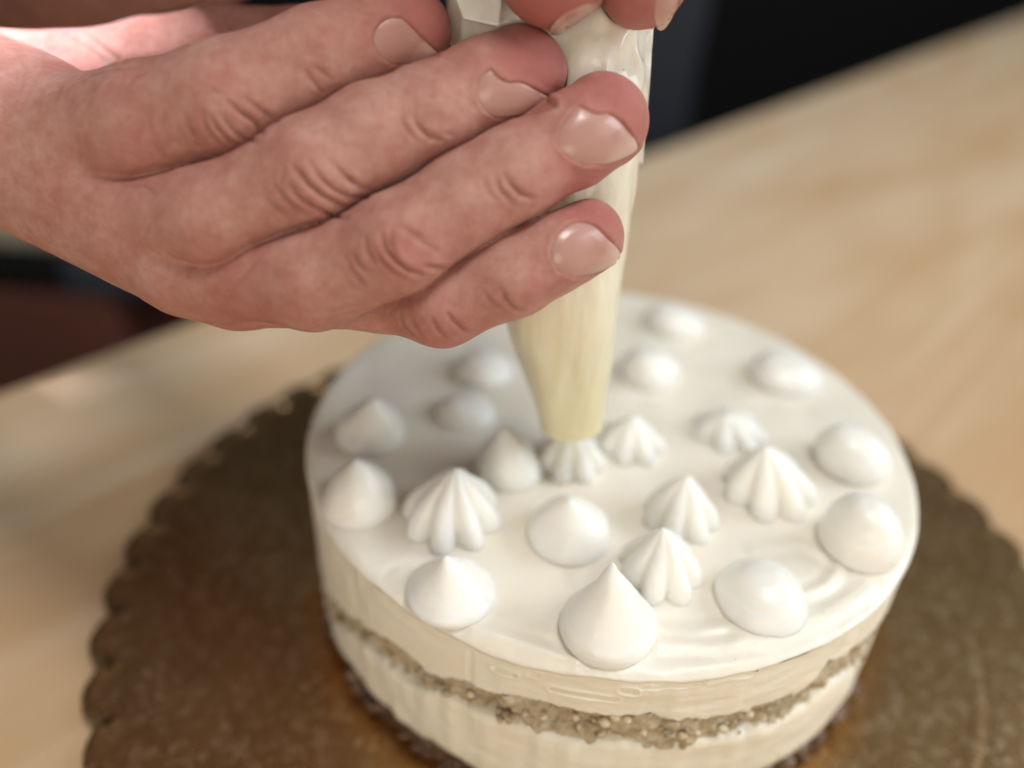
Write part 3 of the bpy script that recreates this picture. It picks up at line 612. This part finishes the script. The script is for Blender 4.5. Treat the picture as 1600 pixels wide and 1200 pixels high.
# the other hand, mostly above the frame: wrist band behind, fingertips pressing on the bag
palm_l = [[J(-400, -120, 310, 142), J(60, -72, 262, 120), J(330, -150, 195, 132), J(560, -330, 146, 150), J(780, -410, 138, 125)],
          [J(560, -220, 160, 140), J(760, -260, 160, 120)]]
fing_l = [[J(780, -400, 138, 115), J(870, -230, 137, 96), J(868, -110, 141, 88), J(862, -50, 145, 88)],
          [J(860, -380, 142, 100), J(995, -230, 144, 80), J(1008, -100, 147, 70), J(1003, -26, 151, 68)],
          [J(860, -340, 152, 90), J(1040, -260, 164, 70), J(1070, -160, 172, 62), J(1045, -80, 180, 58)],
          [J(800, -280, 170, 78), J(930, -280, 192, 62), J(980, -200, 202, 56), J(970, -130, 204, 54)]]
hand_l = Hand(palm_l, fing_l)
nails_l = [('a', [(858, 50), (864, 38), (882, 24), (908, 11), (942, 2), (936, 14), (915, 29), (890, 45), (872, 53)]), ('b', [(1026, 42), (1022, 20), (1028, -10), (1045, -20), (1062, -8), (1056, 18), (1042, 40), (1032, 47)])]
ho2 = finish(hand_l, .9, [([(960, -20), (980, 0), (990, 10)], .4)], nails_l, 'hand', person, [(830, 10, 12, .8), (990, 20, 11, .75), (900, -10, 9, .5)])
for k, ((nm, poly), fr_) in enumerate(zip(nails_l, [(890, 35, -.85, .5, 20), (1040, 25, .2, .9, 20)])): nail_mesh(hand_l, poly, ho2, fr_, .25, k)

# clothing: torso beyond the table edge, sleeves down to the wrists
def tube(name, pts, mat, parent, seg=40, wob=.004):
    pts = [(np.array(p, float), a, b) for p, a, b in pts]; V = []; n = len(pts); fine = []
    for i in range(n-1):
        for t in np.linspace(0, 1, 9)[:-1]: fine.append((pts[i][0]*(1-t) + pts[i+1][0]*t, pts[i][1]*(1-t) + pts[i+1][1]*t, pts[i][2]*(1-t) + pts[i+1][2]*t))
    fine.append(pts[-1]); m = len(fine)
    for i, (c, a, b) in enumerate(fine):
        t = fine[min(i+1, m-1)][0] - fine[max(i-1, 0)][0]; t /= np.linalg.norm(t); u = np.cross(t, [0.3, .2, .93]); u /= np.linalg.norm(u); v = np.cross(t, u)
        for k in range(seg):
            w_ = 2*math.pi*k/seg; V.append(c + a*math.cos(w_)*u + b*math.sin(w_)*v)
    V = np.array(V); V = V + wob*np.stack([vn(V, .05), vn(V + 5, .05), vn(V + 9, .05)], 1); f = grid_faces(m, seg).tolist(); f += [list(range(seg))[::-1], list(range((m-1)*seg, m*seg))]
    return mesh(name, V, f, mat, parent)
nrm = np.array([-.835, .55]); alg = np.array([.55, .835]); tc = E0 + .19*nrm + .10*alg
to = []
for z, a, b in ((-.755, .10, .17), (-.3, .12, .19), (.0, .12, .19), (.2, .125, .20), (.36, .12, .215), (.46, .09, .19), (.50, .05, .08)): to.append((z, a, b))
V = []
for z, a, b in to:
    for k in range(64):
        w_ = 2*math.pi*k/64; q = tc + nrm*a*math.cos(w_) + alg*b*math.sin(w_); V.append((q[0], q[1], z))
V = np.array(V); V[:, :2] += .006*np.stack([vn(V, .12), vn(V + 7, .12)], 1)
f = grid_faces(len(to), 64).tolist(); f += [list(range(64))[::-1], list(range((len(to)-1)*64, len(to)*64))]
mesh('clothing', V, f, M_CLOTH, person)
shl = lambda s: np.array([*(tc + alg*s*.19), .38])
tube('sleeve', [(P(-330, 160, .188), .034, .034), (P(-620, 120, .22), .042, .042), (shl(-1) + np.array([-.16, -.1, -.12]), .055, .055), (shl(-1), .07, .07)], M_CLOTH, person)
tube('sleeve', [(P(-330, -110, .305), .042, .042), (P(-620, -160, .36), .046, .046), (shl(1) + np.array([-.30, -.25, -.1]), .055, .055), (shl(1), .07, .07)], M_CLOTH, person)

# ------------------------------------------------------------------ piping bag
bag = empty('piping_bag'); tag(bag, 'cream filled clear piping bag held upright above the cake by both hands', 'piping bag')
axis = [((893, 670), .204, 50), ((892, 636), .2012, 54), ((884, 560), .1945, 72), ((876, 480), .187, 87), ((882, 380), .181, 95), ((888, 290), .176, 104), ((882, 200), .171, 119), ((870, 110), .168, 149), ((860, 30), .166, 162), ((850, -60), .165, 160), ((850, -150), .166, 130)]
Cp = np.array([P(*a[0], a[1]) for a in axis]); Rp = np.array([a[2]*a[1]/F for a in axis])
s_ = np.concatenate([[0], np.cumsum(np.linalg.norm(np.diff(Cp, axis=0), axis=1))]); s_ /= s_[-1]
nr, sg = 180, 220; tt = np.linspace(0, 1, nr)
def sm(y): 
    y = np.interp(tt, s_, y); k = np.ones(13)/13; return np.convolve(np.pad(y, 6, mode='edge'), k, 'valid')
Cx = np.stack([sm(Cp[:, i]) for i in range(3)], 1); Rx = sm(Rp); V = []; fill = []
for i in range(nr):
    t = Cx[min(i+1, nr-1)] - Cx[max(i-1, 0)]; t /= np.linalg.norm(t); u = RT - t*(RT @ t); u /= np.linalg.norm(u); v = np.cross(t, u)
    w_ = np.arange(sg)*2*math.pi/sg; flat = 1 - .38*np.clip((tt[i] - .35)/.4, 0, 1)
    V.append(Cx[i] + Rx[i]*(np.cos(w_)[:, None]*u + flat*np.sin(w_)[:, None]*v)); fill.append(np.full(sg, np.clip(1.12 - tt[i]*2.0, 0, 1)))
V = np.vstack(V); fill = np.concatenate(fill); ctr = np.repeat(Cx, sg, 0); nd = V - ctr; nd /= np.linalg.norm(nd, axis=1)[:, None]; tl = np.repeat(tt, sg)
amt = np.clip((tl - .30)/.4, 0, 1)
ridge = 1 - np.abs(fbm(V*np.array([1, 1, .6]), .012, 3))*2
V = V + nd*(amt*(.0010*ridge + .0012*fbm(V, .02)) + (.00025 + .0003*(1 - amt))*vn(V*np.array([1, 1, .08]), .0035))[:, None]
for _ in range(3):                                        # the film dents where fingers press on it
    for hnd in (hand_r, hand_l):
        q = w2c(V); d = hnd.sdf(q); m = np.where(d < .35)[0]
        if len(m):
            g = hnd.grad(q[m], .6); q[m] += g*np.minimum(.35 - d[m], 3.0)[:, None]; V[m] = c2w(q[m])
fb = grid_faces(nr, sg).tolist(); nv = len(V); V = np.vstack([V, Cx[0] + np.array([0, 0, .0015]), Cx[-1]]); fb += [[(k+1) % sg, k, nv] for k in range(sg)] + [[(nr-1)*sg + k, (nr-1)*sg + (k+1) % sg, nv+1] for k in range(sg)]
bo = mesh('bag_body', V, fb, M_BAG, bag); a = bo.data.attributes.new('fill', 'FLOAT', 'POINT'); a.data.foreach_set('value', np.concatenate([fill, [1, 0]]).astype(np.float32))
def sheet(name, pts, nu, nvv, thick, mat, parent, wob=.0006, sd=0):       # four-cornered film panel with creases and real thickness
    c = [P(*p) for p in pts]; V = []
    for j in range(nvv):
        for i in range(nu):
            a, b = i/(nu-1), j/(nvv-1); V.append((c[0]*(1-a) + c[1]*a)*(1-b) + (c[3]*(1-a) + c[2]*a)*b)
    V = np.array(V); V = V - FW*((wob*fbm(V + sd, .008, 3) + wob*.8)[:, None]); B = V + FW*thick; k = len(V); f = grid_faces(nvv, nu, False); per = list(range(nu)) + [nu*j + nu-1 for j in range(1, nvv)] + [nu*(nvv-1) + i for i in range(nu-2, -1, -1)] + [nu*j for j in range(nvv-2, 0, -1)]
    F2 = f[:, ::-1].tolist() + (f + k).tolist() + [[per[i], per[(i+1) % len(per)], per[(i+1) % len(per)] + k, per[i] + k] for i in range(len(per))]
    return mesh(name, np.vstack([V, B]), F2, mat, parent)
sheet('seam', [(985, 10, .166), (1022, 20, .167), (1004, 256, .174), (985, 256, .1735)], 14, 50, .0003, M_FILM, bag, .0010, 3)
sheet('fold', [(690, -60, .150), (792, -60, .149), (779, 42, .1505), (724, 30, .1505)], 20, 24, .0005, M_BAG, bag, .0005, 1)
sheet('fold', [(905, -30, .1585), (935, -20, .159), (975, 112, .1605), (872, 118, .159)], 20, 24, .0004, M_FILM, bag, .0007, 2)
